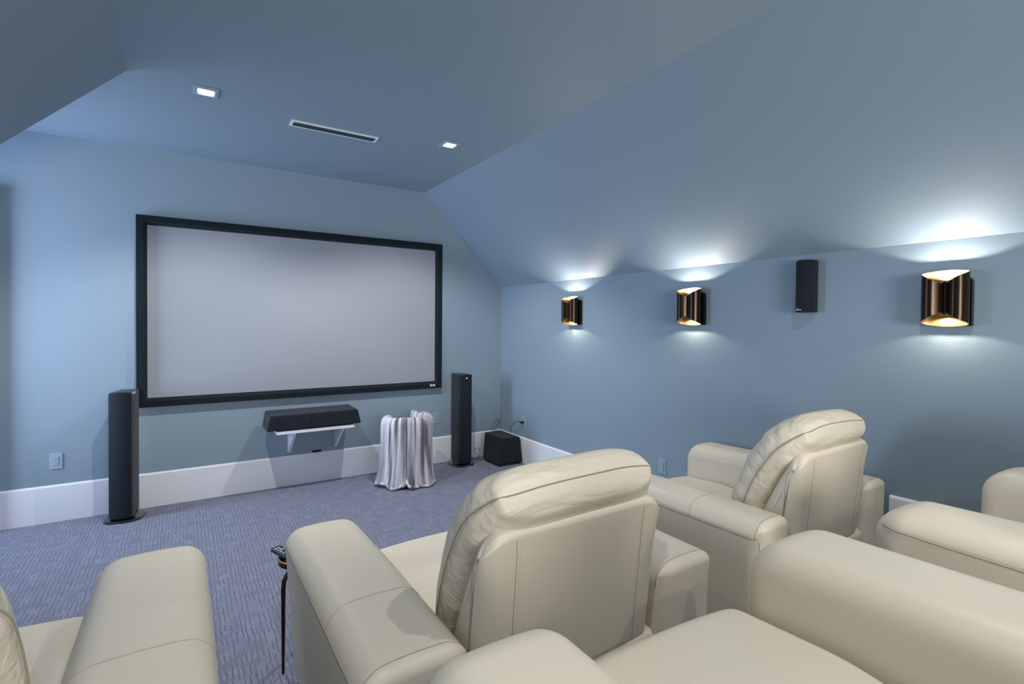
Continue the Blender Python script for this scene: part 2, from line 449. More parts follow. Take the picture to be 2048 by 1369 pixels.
rect_ring(bm, ix0, ix1, iz0, iz1, yi, ix0, ix1, iz0, iz1, -0.008)
rect_ring(bm, ix0, ix1, iz0, iz1, -0.001, sx0, sx1, sz0, sz1, -0.001)
bm_obj('frame', bm, M['velvet'], scr)
bm_obj('projection_surface', box((ix0-0.01, -0.014, iz0-0.01), (ix1+0.01, -0.009, iz1+0.01)), M['screen'], scr)
bm = bmesh.new(); bx = 2.187-ox; bz = 0.832-oz
add_box(bm, (bx, yf-0.002, bz), (bx+0.012, yf, bz+0.023)); add_box(bm, (bx+0.014, yf-0.002, bz+0.002), (bx+0.026, yf, bz+0.018))
add_box(bm, (bx+0.028, yf-0.002, bz+0.002), (bx+0.040, yf, bz+0.018)); add_box(bm, (bx+0.042, yf-0.002, bz), (bx+0.055, yf, bz+0.023))
add_box(bm, (bx+0.010, yf-0.002, bz+0.008), (bx+0.044, yf, bz+0.013))
o = bm_obj('badge', bm, M['badge'], scr); o['label'] = 'small white maker badge'

# ------------------------------------------------------------------ centre speaker on its shelf
SHZ = 0.568
shelf = thing('wall_shelf', 'white wall shelf on two brackets below the projection screen', 'shelf', (1.0, YF, SHZ))
bm_obj('board', box((-0.335, -0.345, -0.026), (0.315, 0, 0), 0.002), M['trim'], shelf)
for bx in (-0.185, 0.225):
    bm = bmesh.new()
    t = 0.022
    add_prism(bm, [(bx-t/2, 0, -0.026), (bx-t/2, -0.30, -0.026), (bx-t/2, -0.295, -0.045), (bx-t/2, -0.03, -0.255), (bx-t/2, 0, -0.26)], (t, 0, 0))
    bm_obj('bracket', bm, M['trim'], shelf)
cs = thing('centre_speaker', 'long black tapered centre speaker resting on the white wall shelf', 'speaker', (0.99, YF-0.2, SHZ))
bm = bmesh.new()
# front face trapezoid leaning back, narrower behind
zt, zb = 0.140, 0.010
Fr = [(-0.405, -0.155, zb), (0.387, -0.155, zb), (0.360, -0.135, zt-0.004), (-0.375, -0.135, zt-0.004)]
Bk = [(-0.405, 0.115, zb), (0.36, 0.115, zb), (0.345, 0.11, zt+0.012), (-0.385, 0.11, zt+0.012)]
va = [bm.verts.new(p) for p in Fr]; vb = [bm.verts.new(p) for p in Bk]
bm.faces.new(va); bm.faces.new(vb[::-1])
for i in range(4): bm.faces.new((va[i], vb[i], vb[(i+1)%4], va[(i+1)%4]))
bmesh.ops.bevel(bm, geom=bm.edges[:], offset=0.012, segments=4, profile=0.5, affect='EDGES')
bm_obj('cabinet', bm, M['cloth'], cs)
bm_obj('foot', box((-0.30, -0.13, 0), (-0.26, 0.09, 0.011)), M['satin'], cs)
bm_obj('foot', box((0.24, -0.13, 0), (0.28, 0.09, 0.011)), M['satin'], cs)
bm = bmesh.new()
for k, (dx, dz, wd, hh) in enumerate([(0, 0.085, 0.006, 0.022), (0.010, 0.083, 0.004, 0.018), (-0.012, 0.062, 0.012, 0.006), (0.006, 0.060, 0.012, 0.007), (-0.004, 0.072, 0.018, 0.004)]):
    add_box(bm, (-0.055+dx, -0.151, dz-0.008), (-0.055+dx+wd, -0.143, dz-0.008+hh))
bm_obj('emblem', bm, M['gloss'], cs)

# ------------------------------------------------------------------ tower speakers
def tower(loc, rz, wd, dp, ht, label, frontbadge):
    t = thing('tower_speaker', label, 'speaker', (*loc, 0), rz, 'tower speakers beside the screen')
    # cabinet: front arched in plan
    pr = []
    for k in range(9):
        a = -1 + 2*k/8; pr.append((a*wd/2, -0.018*(1-a*a)))
    pr += [(wd/2, dp*0.3), (wd*0.40, dp), (-wd*0.40, dp), (-wd/2, dp*0.3)]
    bm = bmesh.new()
    n = len(pr); levels = [0.030, ht-0.012, ht]
    rings = []
    for i, z in enumerate(levels):
        s = 1 if i < 2 else 0.97
        rings.append([bm.verts.new((x*s, y*s + (0.003 if i == 2 else 0), z + (0.008*(1-(x/(wd/2))**2) if i == 2 else 0))) for x, y in pr])
    for a, b in zip(rings, rings[1:]):
        for i in range(n): bm.faces.new((a[i], a[(i+1)%n], b[(i+1)%n], b[i]))
    bm.faces.new(rings[0][::-1])
    c = bm.verts.new((0, dp/2, ht+0.006))
    for i in range(n): bm.faces.new((rings[-1][i], rings[-1][(i+1)%n], c))
    bm_obj('cabinet', bm, M['cloth'], t)
    # rounded gloss plinth, broader than the cabinet
    bm = bmesh.new()
    pts = []
    for k in range(36):
        a = 2*PI*k/36; cx = math.cos(a); sy = math.sin(a)
        pts.append((0.128*abs(cx)**0.75*(1 if cx > 0 else -1), dp/2 + 0.150*abs(sy)**0.75*(1 if sy > 0 else -1) - 0.005))
    rr = [[bm.verts.new((x*s, dp/2 + (y-dp/2)*s, z)) for x, y in pts] for s, z in ((1.0, 0.0), (1.0, 0.008), (0.93, 0.015), (0.66, 0.022), (0.60, 0.032))]
    for a, b in zip(rr, rr[1:]):
        for i in range(36): bm.faces.new((a[i], a[(i+1)%36], b[(i+1)%36], b[i]))
    bm.faces.new(rr[0][::-1]); bm.faces.new(rr[-1])
    bm_obj('plinth', bm, M['gloss'], t)
    bm = bmesh.new()
    for dx in (-0.016, 0, 0.014): add_box(bm, (dx-0.003, -0.094, 0.0140), (dx+0.003, -0.089, 0.0165))
    bm_obj('plinth_lettering', bm, M['badge'], t)
    if frontbadge == 'front':
        bm = box((-0.006, -0.024, ht-0.040), (0.006, -0.016, ht-0.026)); o = bm_obj('badge', bm, M['badge'], t)
        o['label'] = 'small white emblem at the top of the front'
    else:
        bm = box((wd/2-0.002, 0.02, ht-0.014), (wd/2+0.004, 0.085, ht+0.001)); o = bm_obj('badge', bm, M['silver'], t)
        o['label'] = 'silver tag on the side of the top cap'
    return t
tower((-0.390, 4.735), rad(-11), 0.142, 0.23, 0.962, 'tall black tower speaker left of the screen, beside the bare baseboard', 'side')
tower((2.494, 4.735), 0.0, 0.142, 0.22, 0.958, 'tall black tower speaker right of the screen, between basket and subwoofer', 'front')

# ------------------------------------------------------------------ subwoofer
sub = thing('subwoofer', 'squat black tapered subwoofer on the carpet in the room corner', 'subwoofer', (2.908, 4.66, 0))
bm = bmesh.new()
bot = [(-0.155, -0.165, 0.022), (0.150, -0.165, 0.022), (0.150, 0.17, 0.022), (-0.155, 0.17, 0.022)]
top = [(-0.085, -0.135, 0.290), (0.142, -0.125, 0.282), (0.118, 0.235, 0.295), (-0.110, 0.205, 0.298)]
va = [bm.verts.new(p) for p in bot]; vb = [bm.verts.new(p) for p in top]
bm.faces.new(va[::-1]); bm.faces.new(vb)
for i in range(4): bm.faces.new((va[i], va[(i+1)%4], vb[(i+1)%4], vb[i]))
bmesh.ops.bevel(bm, geom=bm.edges[:], offset=0.014, segments=4, profile=0.5, affect='EDGES')
bm_obj('cabinet', bm, M['cloth'], sub)
for fx in (-0.12, 0.115):
    for fy in (-0.13, 0.13):
        bm = bmesh.new(); add_lathe(bm, [(0, 0), (0.016, 0), (0.018, 0.024), (0, 0.024)], 14, (fx, fy, 0)); bm_obj('foot', bm, M['satin'], sub)
def cable(name, label, pts, r=0.0028, parent=None):
    # smooth the path
    P = [Vector(p) for p in pts]; out = []
    for i in range(len(P)-1):
        p0 = P[max(i-1,0)]; p1 = P[i]; p2 = P[i+1]; p3 = P[min(i+2, len(P)-1)]
        for k in range(8):
            t = k/8; out.append(0.5*((2*p1)+(-p0+p2)*t+(2*p0-5*p1+4*p2-p3)*t*t+(-p0+3*p1-3*p2+p3)*t**3))
    out.append(P[-1])
    bm = bmesh.new(); add_tube(bm, out, r, 6)
    o = bm_obj(name, bm, M['satin'], parent, smooth=True)
    if label: tag(o, label, 'cable')
    return o
cable('speaker_cable', 'thin black cable rising from behind the subwoofer along the front wall corner', [(2.97, 4.93, 0.20), (2.955, 4.955, 0.30), (2.98, 4.975, 0.345), (3.045, 4.985, 0.40), (3.06, 4.99, 0.36), (3.01, 4.98, 0.28), (3.0, 4.96, 0.16)])
cable('loose_cable', 'thin black cable coiled on the carpet left of the subwoofer', [(2.775, 4.93, 0.012), (2.745, 4.95, 0.05), (2.72, 4.93, 0.11), (2.75, 4.92, 0.115), (2.77, 4.91, 0.06), (2.735, 4.90, 0.02), (2.70, 4.88, 0.006), (2.74, 4.86, 0.006), (2.77, 4.87, 0.006)], 0.0025)
pc = thing('power_cord', 'black power cord plugged into the right wall outlet above the subwoofer', 'cord', (3.06, 4.53, 0.44))
cable('cord', None, [(-0.012, -0.015, 0.0), (-0.05, 0.03, 0.005), (-0.07, 0.09, -0.06), (-0.052, 0.125, -0.10), (-0.048, 0.125, -0.138)], 0.003, pc)
bm_obj('plug', box((-0.020, -0.028, -0.012), (0.0165, -0.002, 0.012), 0.004), M['satin'], pc)

# ------------------------------------------------------------------ wall outlets
def outlet(name, label, loc, face, w_=0.074, h=0.118, kind='outlet', m='plate'):
    rz = {'front': 0, 'right': -PI/2}[face]
    t = thing(name, label, 'outlet' if kind == 'outlet' else 'switch', loc, rz, None)
    bm = bmesh.new(); add_box(bm, (-w_/2, -0.006, -h/2), (w_/2, 0, h/2), 0, 0.0025)
    bm_obj('cover_plate', bm, M[m], t)
    bm = bmesh.new(); add_box(bm, (-0.0165, -0.0085, -0.033), (0.0165, -0.0055, 0.033), 0, 0.001)
    ins = bm_obj('receptacle' if kind == 'outlet' else 'rocker', bm, M[m], t)
    if kind == 'outlet':
        bm = bmesh.new()
        for s in (-1, 1):
            z = s*0.017
            add_box(bm, (-0.007, -0.0092, z-0.001), (-0.0055, -0.0084, z+0.006)); add_box(bm, (0.0055, -0.0092, z-0.001), (0.007, -0.0084, z+0.006))
            add_box(bm, (-0.002, -0.0092, z-0.009), (0.002, -0.0084, z-0.006))
        bm_obj('slots', bm, M['dark'], ins)
    bm = bmesh.new(); add_box(bm, (0.0180, -0.0067, -0.034), (0.0195, -0.0058, 0.034)); bm_obj('insert_gap', bm, M['dark'], t)
    return t
outlet('wall_outlet', 'pale duplex outlet on the front wall left of the left tower speaker', (-0.793, YF, 0.450), 'front', m='plate_light')
outlet('wall_outlet', 'duplex outlet on the front wall between blanket basket and right tower speaker', (2.281, YF, 0.481), 'front')
outlet('wall_outlet', 'outlet with a power cord on the right wall above the subwoofer', (XR, 4.53, 0.455), 'right')
outlet('light_switch', 'blue painted rocker plate low on the right wall behind the front recliners', (XR, 2.628, 0.415), 'right', kind='switch')
bm = bmesh.new(); add_box(bm, (1.02, YF-0.004, HB+0.0005), (1.098, YF, HB+0.020))
tag(bm_obj('cable_plate', bm, M['dark']), 'small black cable plate just above the baseboard under the wall shelf', 'plate')

# ------------------------------------------------------------------ basket with throw
bk = (1.785, 4.545)
bas = thing('basket', 'round grey plush basket on the carpet, mostly hidden by a striped throw', 'basket', (*bk, 0))
bm = bmesh.new(); add_lathe(bm, [(0, 0.02), (0.17, 0.02), (0.185, 0.0), (0.195, 0.02), (0.20, 0.30), (0.205, 0.545), (0.20, 0.575), (0.175, 0.58), (0.16, 0.55), (0.155, 0.30), (0.15, 0.06), (0, 0.05)], 40)
bm_obj('basket_body', bm, M['plush'], bas, smooth=True)
random.seed(3)
th = thing('throw_blanket', 'silver grey striped faux fur throw draped over the basket', 'blanket', (*bk, 0))
bm = bmesh.new(); uvl = bm.loops.layers.uv.new('UVMap')
NT = 300; rings = []
folds = [(random.uniform(0, 2*PI), random.uniform(0.09, 0.2), random.uniform(0.5, 1.0)) for _ in range(15)]
def fold(th_):
    v = 0
    for c, wd, am in folds:
        d = (th_-c+PI) % (2*PI) - PI; v += am*math.exp(-(d/wd)**2)
    return v
fmean = sum(fold(2*PI*k/360) for k in range(360))/360
# profile (radius, z, fold amplitude): from inside the rim, over it and down to the carpet
prof_t = [(0.130, 0.46, 0.004), (0.140, 0.53, 0.006), (0.155, 0.585, 0.010), (0.180, 0.617, 0.014), (0.208, 0.622, 0.016), (0.228, 0.600, 0.018), (0.236, 0.56, 0.020), (0.238, 0.50, 0.022), (0.238, 0.42, 0.024),
          (0.240, 0.34, 0.026), (0.245, 0.26, 0.028), (0.252, 0.18, 0.031), (0.262, 0.11, 0.034), (0.272, 0.06, 0.036), (0.280, 0.03, 0.037), (0.283, 0.012, 0.037)]
A0, A1 = rad(-218), rad(62)           # the throw wraps the visible sides and leaves the back right open
for j, (r, z, am) in enumerate(prof_t):
    ring = []
    for k in range(NT+1):
        a = A0 + (A1-A0)*k/NT
        f = fold(a) - fmean
        rr = r + am*1.15*f + 0.004*math.sin(a*37+j*0.3)
        if j < 4: rr = r + am*0.6*f
        slit = math.exp(-((a-rad(-112))/0.05)**2) * max(0, (0.30-z)/0.30)
        rr -= 0.05*slit
        # hem rises in two shallow scallops
        zz = z
        if j > 9: zz = z + 0.030*(0.5+0.5*math.sin(a*2.3+1.2)) * (j-9)/6 * (0.5+0.5*math.sin(a*6+0.4)) + 0.05*slit
        if 2 < j < 8: zz += 0.010*f*0.7
        rr += -0.030*max(0.0, math.cos(a))*max(0.0, (0.45-z)/0.45) + 0.012*noise.noise(Vector((a*5.0, z*5.5, 2.3)))*(1 if j > 3 else 0.5)
        zz += (0.022*noise.noise(Vector((a*2.2, 4.1, 0)))+0.008 if 2 < j < 8 else 0)
        rr = max(rr, 0.205 if z < 0.58 and j > 5 else 0.10)
        ring.append(bm.verts.new((rr*math.cos(a)*1.0, rr*math.sin(a)*0.92, zz)))
    rings.append(ring)
for j in range(len(rings)-1):
    for k in range(NT):
        f = bm.faces.new((rings[j][k], rings[j][k+1], rings[j+1][k+1], rings[j+1][k]))
        for l, (kk, jj) in zip(f.loops, ((k, j), (k+1, j), (k+1, j+1), (k, j+1))): l[uvl].uv = (kk/NT, 1-jj/len(rings))
o = bm_obj('fabric', bm, M['fur'], th, smooth=True)
md = o.modifiers.new('solid', 'SOLIDIFY'); md.thickness = 0.012; md.offset = 0
# rolled fur hem
bm = bmesh.new(); uvl = bm.loops.layers.uv.new('UVMap')
hem = []
for k in range(0, NT+1, 2):
    a = A0 + (A1-A0)*k/NT
    f = fold(a) - fmean; slit = math.exp(-((a-rad(-112))/0.05)**2)
    rr = 0.285 + 0.037*f*1.15 - 0.05*slit - 0.030*max(0.0, math.cos(a))*0.97 + 0.012*noise.noise(Vector((a*5.0, 0.012*5.5, 2.3)))
    zz = 0.014 + 0.030*(0.5+0.5*math.sin(a*2.3+1.2)) * (0.5+0.5*math.sin(a*6+0.4)) + 0.05*slit
    hem.append((rr*math.cos(a), rr*math.sin(a)*0.92, zz+0.004))
add_tube(bm, hem, 0.013, 8)
for f in bm.faces:
    for l in f.loops: l[uvl].uv = (math.atan2(l.vert.co.y, l.vert.co.x)/4, 0.8)
bm_obj('hem', bm, M['fur'], th, smooth=True)

# ------------------------------------------------------------------ ceiling fittings
def downlight(label, x, y, visible=True, s=0.132, power=60, aim=(0, 0), ang=120, col=(1.0, 0.97, 0.93)):
    t = thing('recessed_downlight', label, 'ceiling light', (x, y, ZC), 0, 'square recessed downlights')
    h = s/2; i = 0.036
    bm = bmesh.new()
    rect = lambda r, z: [bm.verts.new(p) for p in ((-r, -r, z), (r, -r, z), (r, r, z), (-r, r, z))]
    R = [rect(h, -0.001), rect(h, -0.008), rect(h-0.008, -0.011), rect(i+0.010, -0.011), rect(i, -0.004)]
    for a, b in zip(R, R[1:]):
        for k in range(4): bm.faces.new((a[k], a[(k+1)%4], b[(k+1)%4], b[k]))
    bm.faces.new(R[0])
    bm_obj('trim_ring', bm, M['plate'], t)
    bm_obj('lens', box((-i, -i, -0.010), (i, i, -0.0045)), M['lightlens'], t)
    spot('downlight_beam', (x, y, ZC-0.03), (x+aim[0], y+aim[1], 0), power, col, ang, 0.5, 0.014)
    return t
downlight('square recessed downlight in the flat ceiling, left of the linear vent', 0.118, 3.553, power=105, aim=(0.15, 0.5))
downlight('square recessed downlight in the flat ceiling, right of the linear vent', 1.718, 3.553, power=105, aim=(0.0, 0.5))
LIGHTS_BACK = [(0.118, 0.55, 'above the back row recliners, nearer the left slope'), (1.718, 0.55, 'above the back row recliners, nearer the right slope'),
               (0.118, -1.5, 'near the back wall, nearer the left slope'), (1.718, -1.5, 'near the back wall, nearer the right slope')]
for (x, y, wh) in LIGHTS_BACK:
    downlight('square recessed downlight ' + wh, x, y, power=46, aim=(0, 0.25))
vent = thing('linear_vent', 'long narrow white framed air vent in the flat ceiling', 'vent', (0.921, 3.768, ZC))
bm = bmesh.new(); a, b = 0.300, 0.052
for (x0, y0, x1, y1) in ((-a, -b, a, -b+0.014), (-a, b-0.014, a, b), (-a, -b+0.014, -a+0.016, b-0.014), (a-0.016, -b+0.014, a, b-0.014)):
    add_box(bm, (x0, y0, -0.010), (x1, y1, 0))
bm_obj('frame', bm, M['trim'], vent)
bm_obj('backing', box((-a+0.016, -b+0.014, -0.002), (a-0.016, b-0.014, -0.0005)), M['dark'], vent)
for k in range(4):
    y = -0.030 + k*0.020
    bm = bmesh.new(); add_prism(bm, [(-a+0.016, y-0.004, -0.003), (-a+0.016, y+0.006, -0.009), (-a+0.016, y+0.007, -0.008), (-a+0.016, y-0.003, -0.002)], (2*a-0.032, 0, 0))
    bm_obj('slat', bm, M['grille'], vent)

# ------------------------------------------------------------------ wall sconces
def sconce(y, zc, label, pw=1.0):
    t = thing('wall_sconce', label, 'wall lamp', (XR, y, zc), -PI/2, 'curled bronze wall sconces')
    # local frame: x to the viewer's right along the wall, -y into the room
    Wd, Hh = 0.102, 0.124
    bm = bmesh.new(); bp = roundpoly([(-0.075, -Hh+0.0), (0.075, -Hh+0.0), (0.075, Hh-0.015), (-0.075, Hh-0.015)], [0.0, 0.0, 0.03, 0.03], 6)
    add_prism(bm, [(x+0.012, -0.032, z-0.006) for x, z in bp], (0, 0.032, 0))
    bm_obj('backplate', bm, M['bronze'], t)
    # plan outline of the sheet, from the centre crease round the right lobe, back, left lobe, to the crease
    plan = []
    ctr = [(0.004, -0.088), (0.018, -0.106), (0.045, -0.124), (0.074, -0.120), (0.096, -0.096), (0.100, -0.066), (0.082, -0.042), (0.045, -0.034), (0.0, -0.033), (-0.045, -0.034), (-0.082, -0.042), (-0.102, -0.066), (-0.098, -0.098), (-0.078, -0.126), (-0.048, -0.132), (-0.022, -0.114), (-0.006, -0.096)]
    P = [Vector((a*0.88, b*0.95, 0)) for a, b in ctr]; n = len(P)
    for i in range(n):
        p0, p1, p2, p3 = P[i-1], P[i], P[(i+1) % n], P[(i+2) % n]
        for k in range(5):
            s = k/5; plan.append(0.5*((2*p1)+(-p0+p2)*s+(2*p0-5*p1+4*p2-p3)*s*s+(-p0+3*p1-3*p2+p3)*s**3))
    N = len(plan)
    def dip(p):
        # front edge is cut to a V at the crease
        f = max(0.0, min(1.0, (-p.y - 0.045)/0.05))
        return 0.062*f*max(0.0, 1 - abs(p.x)/0.105)**1.05 - 0.010*(1-f)*max(0.0, 1-(p.x/0.09)**2)
    def sheet(off, mi_name, nm):
        bm = bmesh.new(); rings = []
        q = []
        for i in range(N):
            tn = (plan[(i+1)%N] - plan[i-1]).normalized(); nn = Vector((-tn.y, tn.x, 0))
            q.append(plan[i] + nn*off)
        for v in range(9):
            ring = []
            for i in range(N):
                d = dip(plan[i]); z = -Hh + d + (2*Hh - 2*d)*v/8
                ring.append(bm.verts.new((q[i].x, q[i].y, z)))
            rings.append(ring)
        for a, b in zip(rings, rings[1:]):
            for i in range(N): bm.faces.new((a[i], a[(i+1)%N], b[(i+1)%N], b[i]))
        return bm, q
    ccw = sum(plan[i].x*plan[(i+1)%N].y - plan[(i+1)%N].x*plan[i].y for i in range(N)) > 0
    inn = 0.0025 if ccw else -0.0025
    bm, q0 = sheet(0, 'bronze', 'x')
    shade = bm_obj('shade', bm, M['bronze'], t, smooth=True)
    bm, q1 = sheet(inn, 'gold', 'x')
    o = bm_obj('gold_lining', bm, M['gold'], shade, smooth=True); o['label'] = 'gold leaf inner face of the shade'
    for s in (1, -1):
        bm = bmesh.new()
        z = lambda i: s*(Hh - dip(plan[i]))
        va = [bm.verts.new((q0[i].x, q0[i].y, z(i))) for i in range(N)]; vb = [bm.verts.new((q1[i].x, q1[i].y, z(i))) for i in range(N)]
        for i in range(N): bm.faces.new((va[i], va[(i+1)%N], vb[(i+1)%N], vb[i]))
        bm_obj('rim', bm, M['gold'], shade)
    for s in (1, -1):
        bm = bmesh.new(); add_lathe(bm, [(0, -0.016), (0.007, -0.013), (0.010, 0), (0.007, 0.013), (0, 0.016)], 16, (0, -0.058, s*0.040))
        bm_obj('bulb', bm, M['bulb'], t, smooth=True)
        l = bpy.data.lights.new('sconce_glow', 'SPOT'); l.energy = (10 if s > 0 else 3.8)*pw; l.color = (1.0, 0.91, 0.80) if s > 0 else (1.0, 0.87, 0.66)
        l.shadow_soft_size = 0.006; l.spot_size = rad(158); l.spot_blend = 0.5
        lo = bpy.data.objects.new('sconce_glow', l); C.objects.link(lo)
        lo.location = (XR-0.066, y, zc + s*(0.080 if s > 0 else 0.088)); lo.rotation_euler = (0 if s < 0 else PI, 0, 0)
    return t
sconce(3.665, 1.625, 'curled bronze wall sconce nearest the screen, farthest from the camera')
sconce(2.345, 1.632, 'curled bronze wall sconce in the middle of the right wall, beside the wall speaker')
sconce(0.905, 1.636, 'curled bronze wall sconce nearest the camera, at the right edge of the photo')

# ------------------------------------------------------------------ surround speaker on the right wall
sp = thing('wall_speaker', 'slim black wall speaker between the middle and nearest sconces', 'speaker', (XR, 1.556, 1.578), -PI/2)
bm = bmesh.new(); pl = []
Wd, Dp, Hh = 0.050, 0.105, 0.302
for k in range(17):
    a = PI*k/16; pl.append((Wd*math.cos(a), -0.045 - (Dp-0.045)*math.sin(a)))
pl = [(Wd, -0.012)] + pl + [(-Wd, -0.012)]
rings = []
for s, z in ((0.94, 0.0), (1.0, 0.006), (1.0, Hh-0.010), (0.96, Hh-0.002), (0.88, Hh)):
    rings.append([bm.verts.new((x*s, -0.05 + (y+0.05)*s, z)) for x, y in pl])
n = len(pl)
for a, b in zip(rings, rings[1:]):
    for i in range(n): bm.faces.new((a[i], a[(i+1)%n], b[(i+1)%n], b[i]))
bm.faces.new(rings[0][::-1]); bm.faces.new(rings[-1])
bm_obj('cabinet', bm, M['cloth'], sp)
bm_obj('mount', box((-0.025, -0.0125, 0.05), (0.025, 0, 0.24)), M['satin'], sp)
# script style emblem: a slanted flourish with a short wavy word
bm = bmesh.new()
def onface(x, z): return (x, -0.045 - (Dp-0.045)*math.sqrt(max(0, 1-(x/Wd)**2)) - 0.0012, z)
add_tube(bm, [onface(-0.026+0.003*k, 0.012+0.0035*k) for k in range(5)], 0.0012, 5)
add_tube(bm, [onface(-0.026+0.004*math.cos(k), 0.013+0.003*math.sin(k)) for k in range(6)], 0.0011, 5)
add_tube(bm, [onface(-0.018+0.0012*k, 0.0140+0.0024*math.sin(k*1.3)) for k in range(22)], 0.0011, 5)
o = bm_obj('emblem', bm, M['badge'], sp); o['label'] = 'small white script emblem near the bottom'

# ------------------------------------------------------------------ recliners
from mathutils.bvhtree import BVHTree
def surface_of(o):
    bpy.context.view_layer.update()
    dg = bpy.context.evaluated_depsgraph_get(); e = o.evaluated_get(dg); me = e.to_mesh()
    t = BVHTree.FromPolygons([v.co.copy() for v in me.vertices], [tuple(p.vertices) for p in me.polygons]); e.to_mesh_clear(); return t
def lay_on(tree, path, off, step=0.008):
    pts, L = arclen(path); n = max(2, int(L[-1]/step)); out = []
    for k in range(n+1):
        p = at_len(pts, L, L[-1]*k/n); loc, nr, _, _ = tree.find_nearest(p); out.append(loc + nr*off)
    for _ in range(2): out = [out[0]] + [(out[i-1]+out[i]*2+out[i+1])/4 for i in range(1, len(out)-1)] + [out[-1]]
    return out
def recliner(label, x, y, z, rz, W=0.60, sh=0.33, A=0.70, sw=0.32, seat_z=0.515, seat_y=1.10, L=1.09, seed=1, cush=True, plinth=True):
    """x,y,z: centre of the rear edge on the floor.  Local +y is forward."""
    t = thing('recliner', label, 'armchair', (x, y, z), rz, 'cream leather home theatre recliners')
    aw = (W - sh)/2                                     # half width of an arm
    R = min(0.075, aw*0.6)
    for s in (-1, 1):
        cx = s*(sh + aw)
        prof = roundpoly([(0.0, 0.07), (L-0.05, 0.07), (L, 0.32), (L-0.005, A-0.015), (0.55, A), (0.0, A-0.005)], [0.03, 0.07, 0.2, 0.105, 0.3, 0.035], 14)
        def fn(c, s=s):
            xx, yy, zz = c
            k = max(0.0, s*xx/aw)
            if xx*s > 0: xx -= s*0.045*(1-min(1, zz/A))*k          # outer face leans in towards the floor
            # soft crown on top, lower along the sides
            u = abs(c[0])/aw
            if zz > A-0.12:
                zz += 0.010*(1-u*u)
                # the pad swells slightly past the side panel
            if s*c[0] > aw*0.6: xx += s*0.006*max(0.0, min(1.0, (c[2]-(A-0.085))/0.03))
            return (xx, yy, zz)
        bm = pillow(prof, aw, R, 12, 0.025, 0.02, fn)
        arm = bm_obj('armrest', bm, M['leather'], t, smooth=True)
        wn = arm.modifiers.new('weighted', 'WEIGHTED_NORMAL'); wn.weight = 80; wn.keep_sharp = False
        arm.location = (cx, 0, 0)
        # seams that follow the surface
        def cross(yy, n=10, drop_in=0.13, off=0.0005):
            pts = []
            zt = lambda xx: A - 0.003 + 0.010*(1-(xx/aw)**2) + off
            pts.append((s*(aw+0.004+off), yy, A-0.068))
            for k in range(n+1):
                a = PI/2*k/n
                xx = aw - R + R*math.cos(a); zz = A - R + R*math.sin(a)
                pts.append((s*(xx + 0.004*math.cos(a) + off*math.cos(a)), yy, min(zz, 9) - 0.002*math.sin(a) + 0.010*(1-(xx/aw)**2) + off*math.sin(a)))
            for k in range(1, 8):
                xx = (aw-R)*(1-2*k/8); pts.append((s*xx, yy, zt(xx)-0.0005))
            for k in range(n+1):
                a = PI/2*(1-k/n)
                xx = aw - R + R*math.cos(a)
                pts.append((-s*(xx + off*math.cos(a)), yy, A - R + R*math.sin(a) - 0.002*math.sin(a) + 0.010*(1-(xx/aw)**2) + off*math.sin(a)))
            return pts
        tree = surface_of(arm)
        def seam(path, r, parent=arm):
            bm = bmesh.new(); add_tube(bm, lay_on(tree, path, 0.0003), r, 6); bm_obj('seam', bm, M['seam'], parent, smooth=True)
        def stitch(path, parent=arm):
            bm = bmesh.new(); add_stitches(bm, lay_on(tree, path, 0.0004)); bm_obj('stitching', bm, M['thread'], parent)
        side = [(s*(aw+0.0005), yy, A-0.070) for yy in [0.012+0.1*k for k in range(10)]] + [(s*(aw-0.001), L-0.075, A-0.066), (s*(aw-0.006), L-0.045, A-0.060), (s*(aw-0.016), L-0.025, A-0.055)]
        bk_ = [(s*(aw-0.004-0.045*(1-zz/A)), 0.020, zz) for zz in [A-0.075-0.05*k for k in range(11)]]
        seam(cross(0.34), 0.0009); seam(cross(0.034), 0.0011); seam([(p[0]*1.1, p[1], p[2]) for p in side], 0.0015); seam(bk_, 0.0011)
        stitch(cross(0.047)); stitch([(s*(aw+0.012), p[1], p[2]+0.013) for p in side[:11]])
        stitch([(s*(aw+0.0005-0.045*(1-p[2]/A)), 0.034, p[2]) for p in bk_])
    # seat cushion with fold-down footrest
    sp_ = roundpoly([(0.14, 0.34), (seat_y-0.02, 0.34), (seat_y, seat_z-0.01), (seat_y-0.32, seat_z+0.012), (0.14, seat_z-0.06)], [0.02, 0.05, 0.075, 0.5, 0.03], 7)
    bm = pillow(sp_, sh-0.004, 0.045, 6, 0.04, 0.04, lambda c: (c[0], c[1], c[2] + (0.018*(1-(c[0]/sh)**2) if c[2] > 0.42 else 0)))
    seat = bm_obj('seat_cushion', bm, M['leather'], t, smooth=True, sub=1)
    fp = roundpoly([(seat_y-0.13, 0.10), (seat_y-0.02, 0.10), (seat_y+0.0, 0.335), (seat_y-0.13, 0.335)], 0.03, 5)
    bm = pillow(fp, sh-0.006, 0.028, 5, 0.04, 0.05)
    bm_obj('footrest', bm, M['leather'], t, smooth=True)
    # frame between the arms
    fr = roundpoly([(0.022, 0.09), (seat_y-0.16, 0.09), (seat_y-0.16, 0.338), (0.20, 0.338), (0.12, 0.50), (0.022, 0.50)], [0.02, 0.02, 0.01, 0.01, 0.02, 0.03], 4)
    bm = pillow(fr, sh-0.003, 0.02, 4, 0.06, 0.1)
    bm_obj('seat_frame', bm, M['leather'], t, smooth=True)
    if plinth:
        bm_obj('plinth', box((-W+0.07, 0.05, 0.0), (W-0.07, L-0.12, 0.10)), M['plinth'], t)
    # hard back shell
    shp = [(0.23, 0.48), (0.035, 0.48), (-0.014, 0.965), (0.035, 0.97), (0.095, 0.845), (0.185, 0.65)]
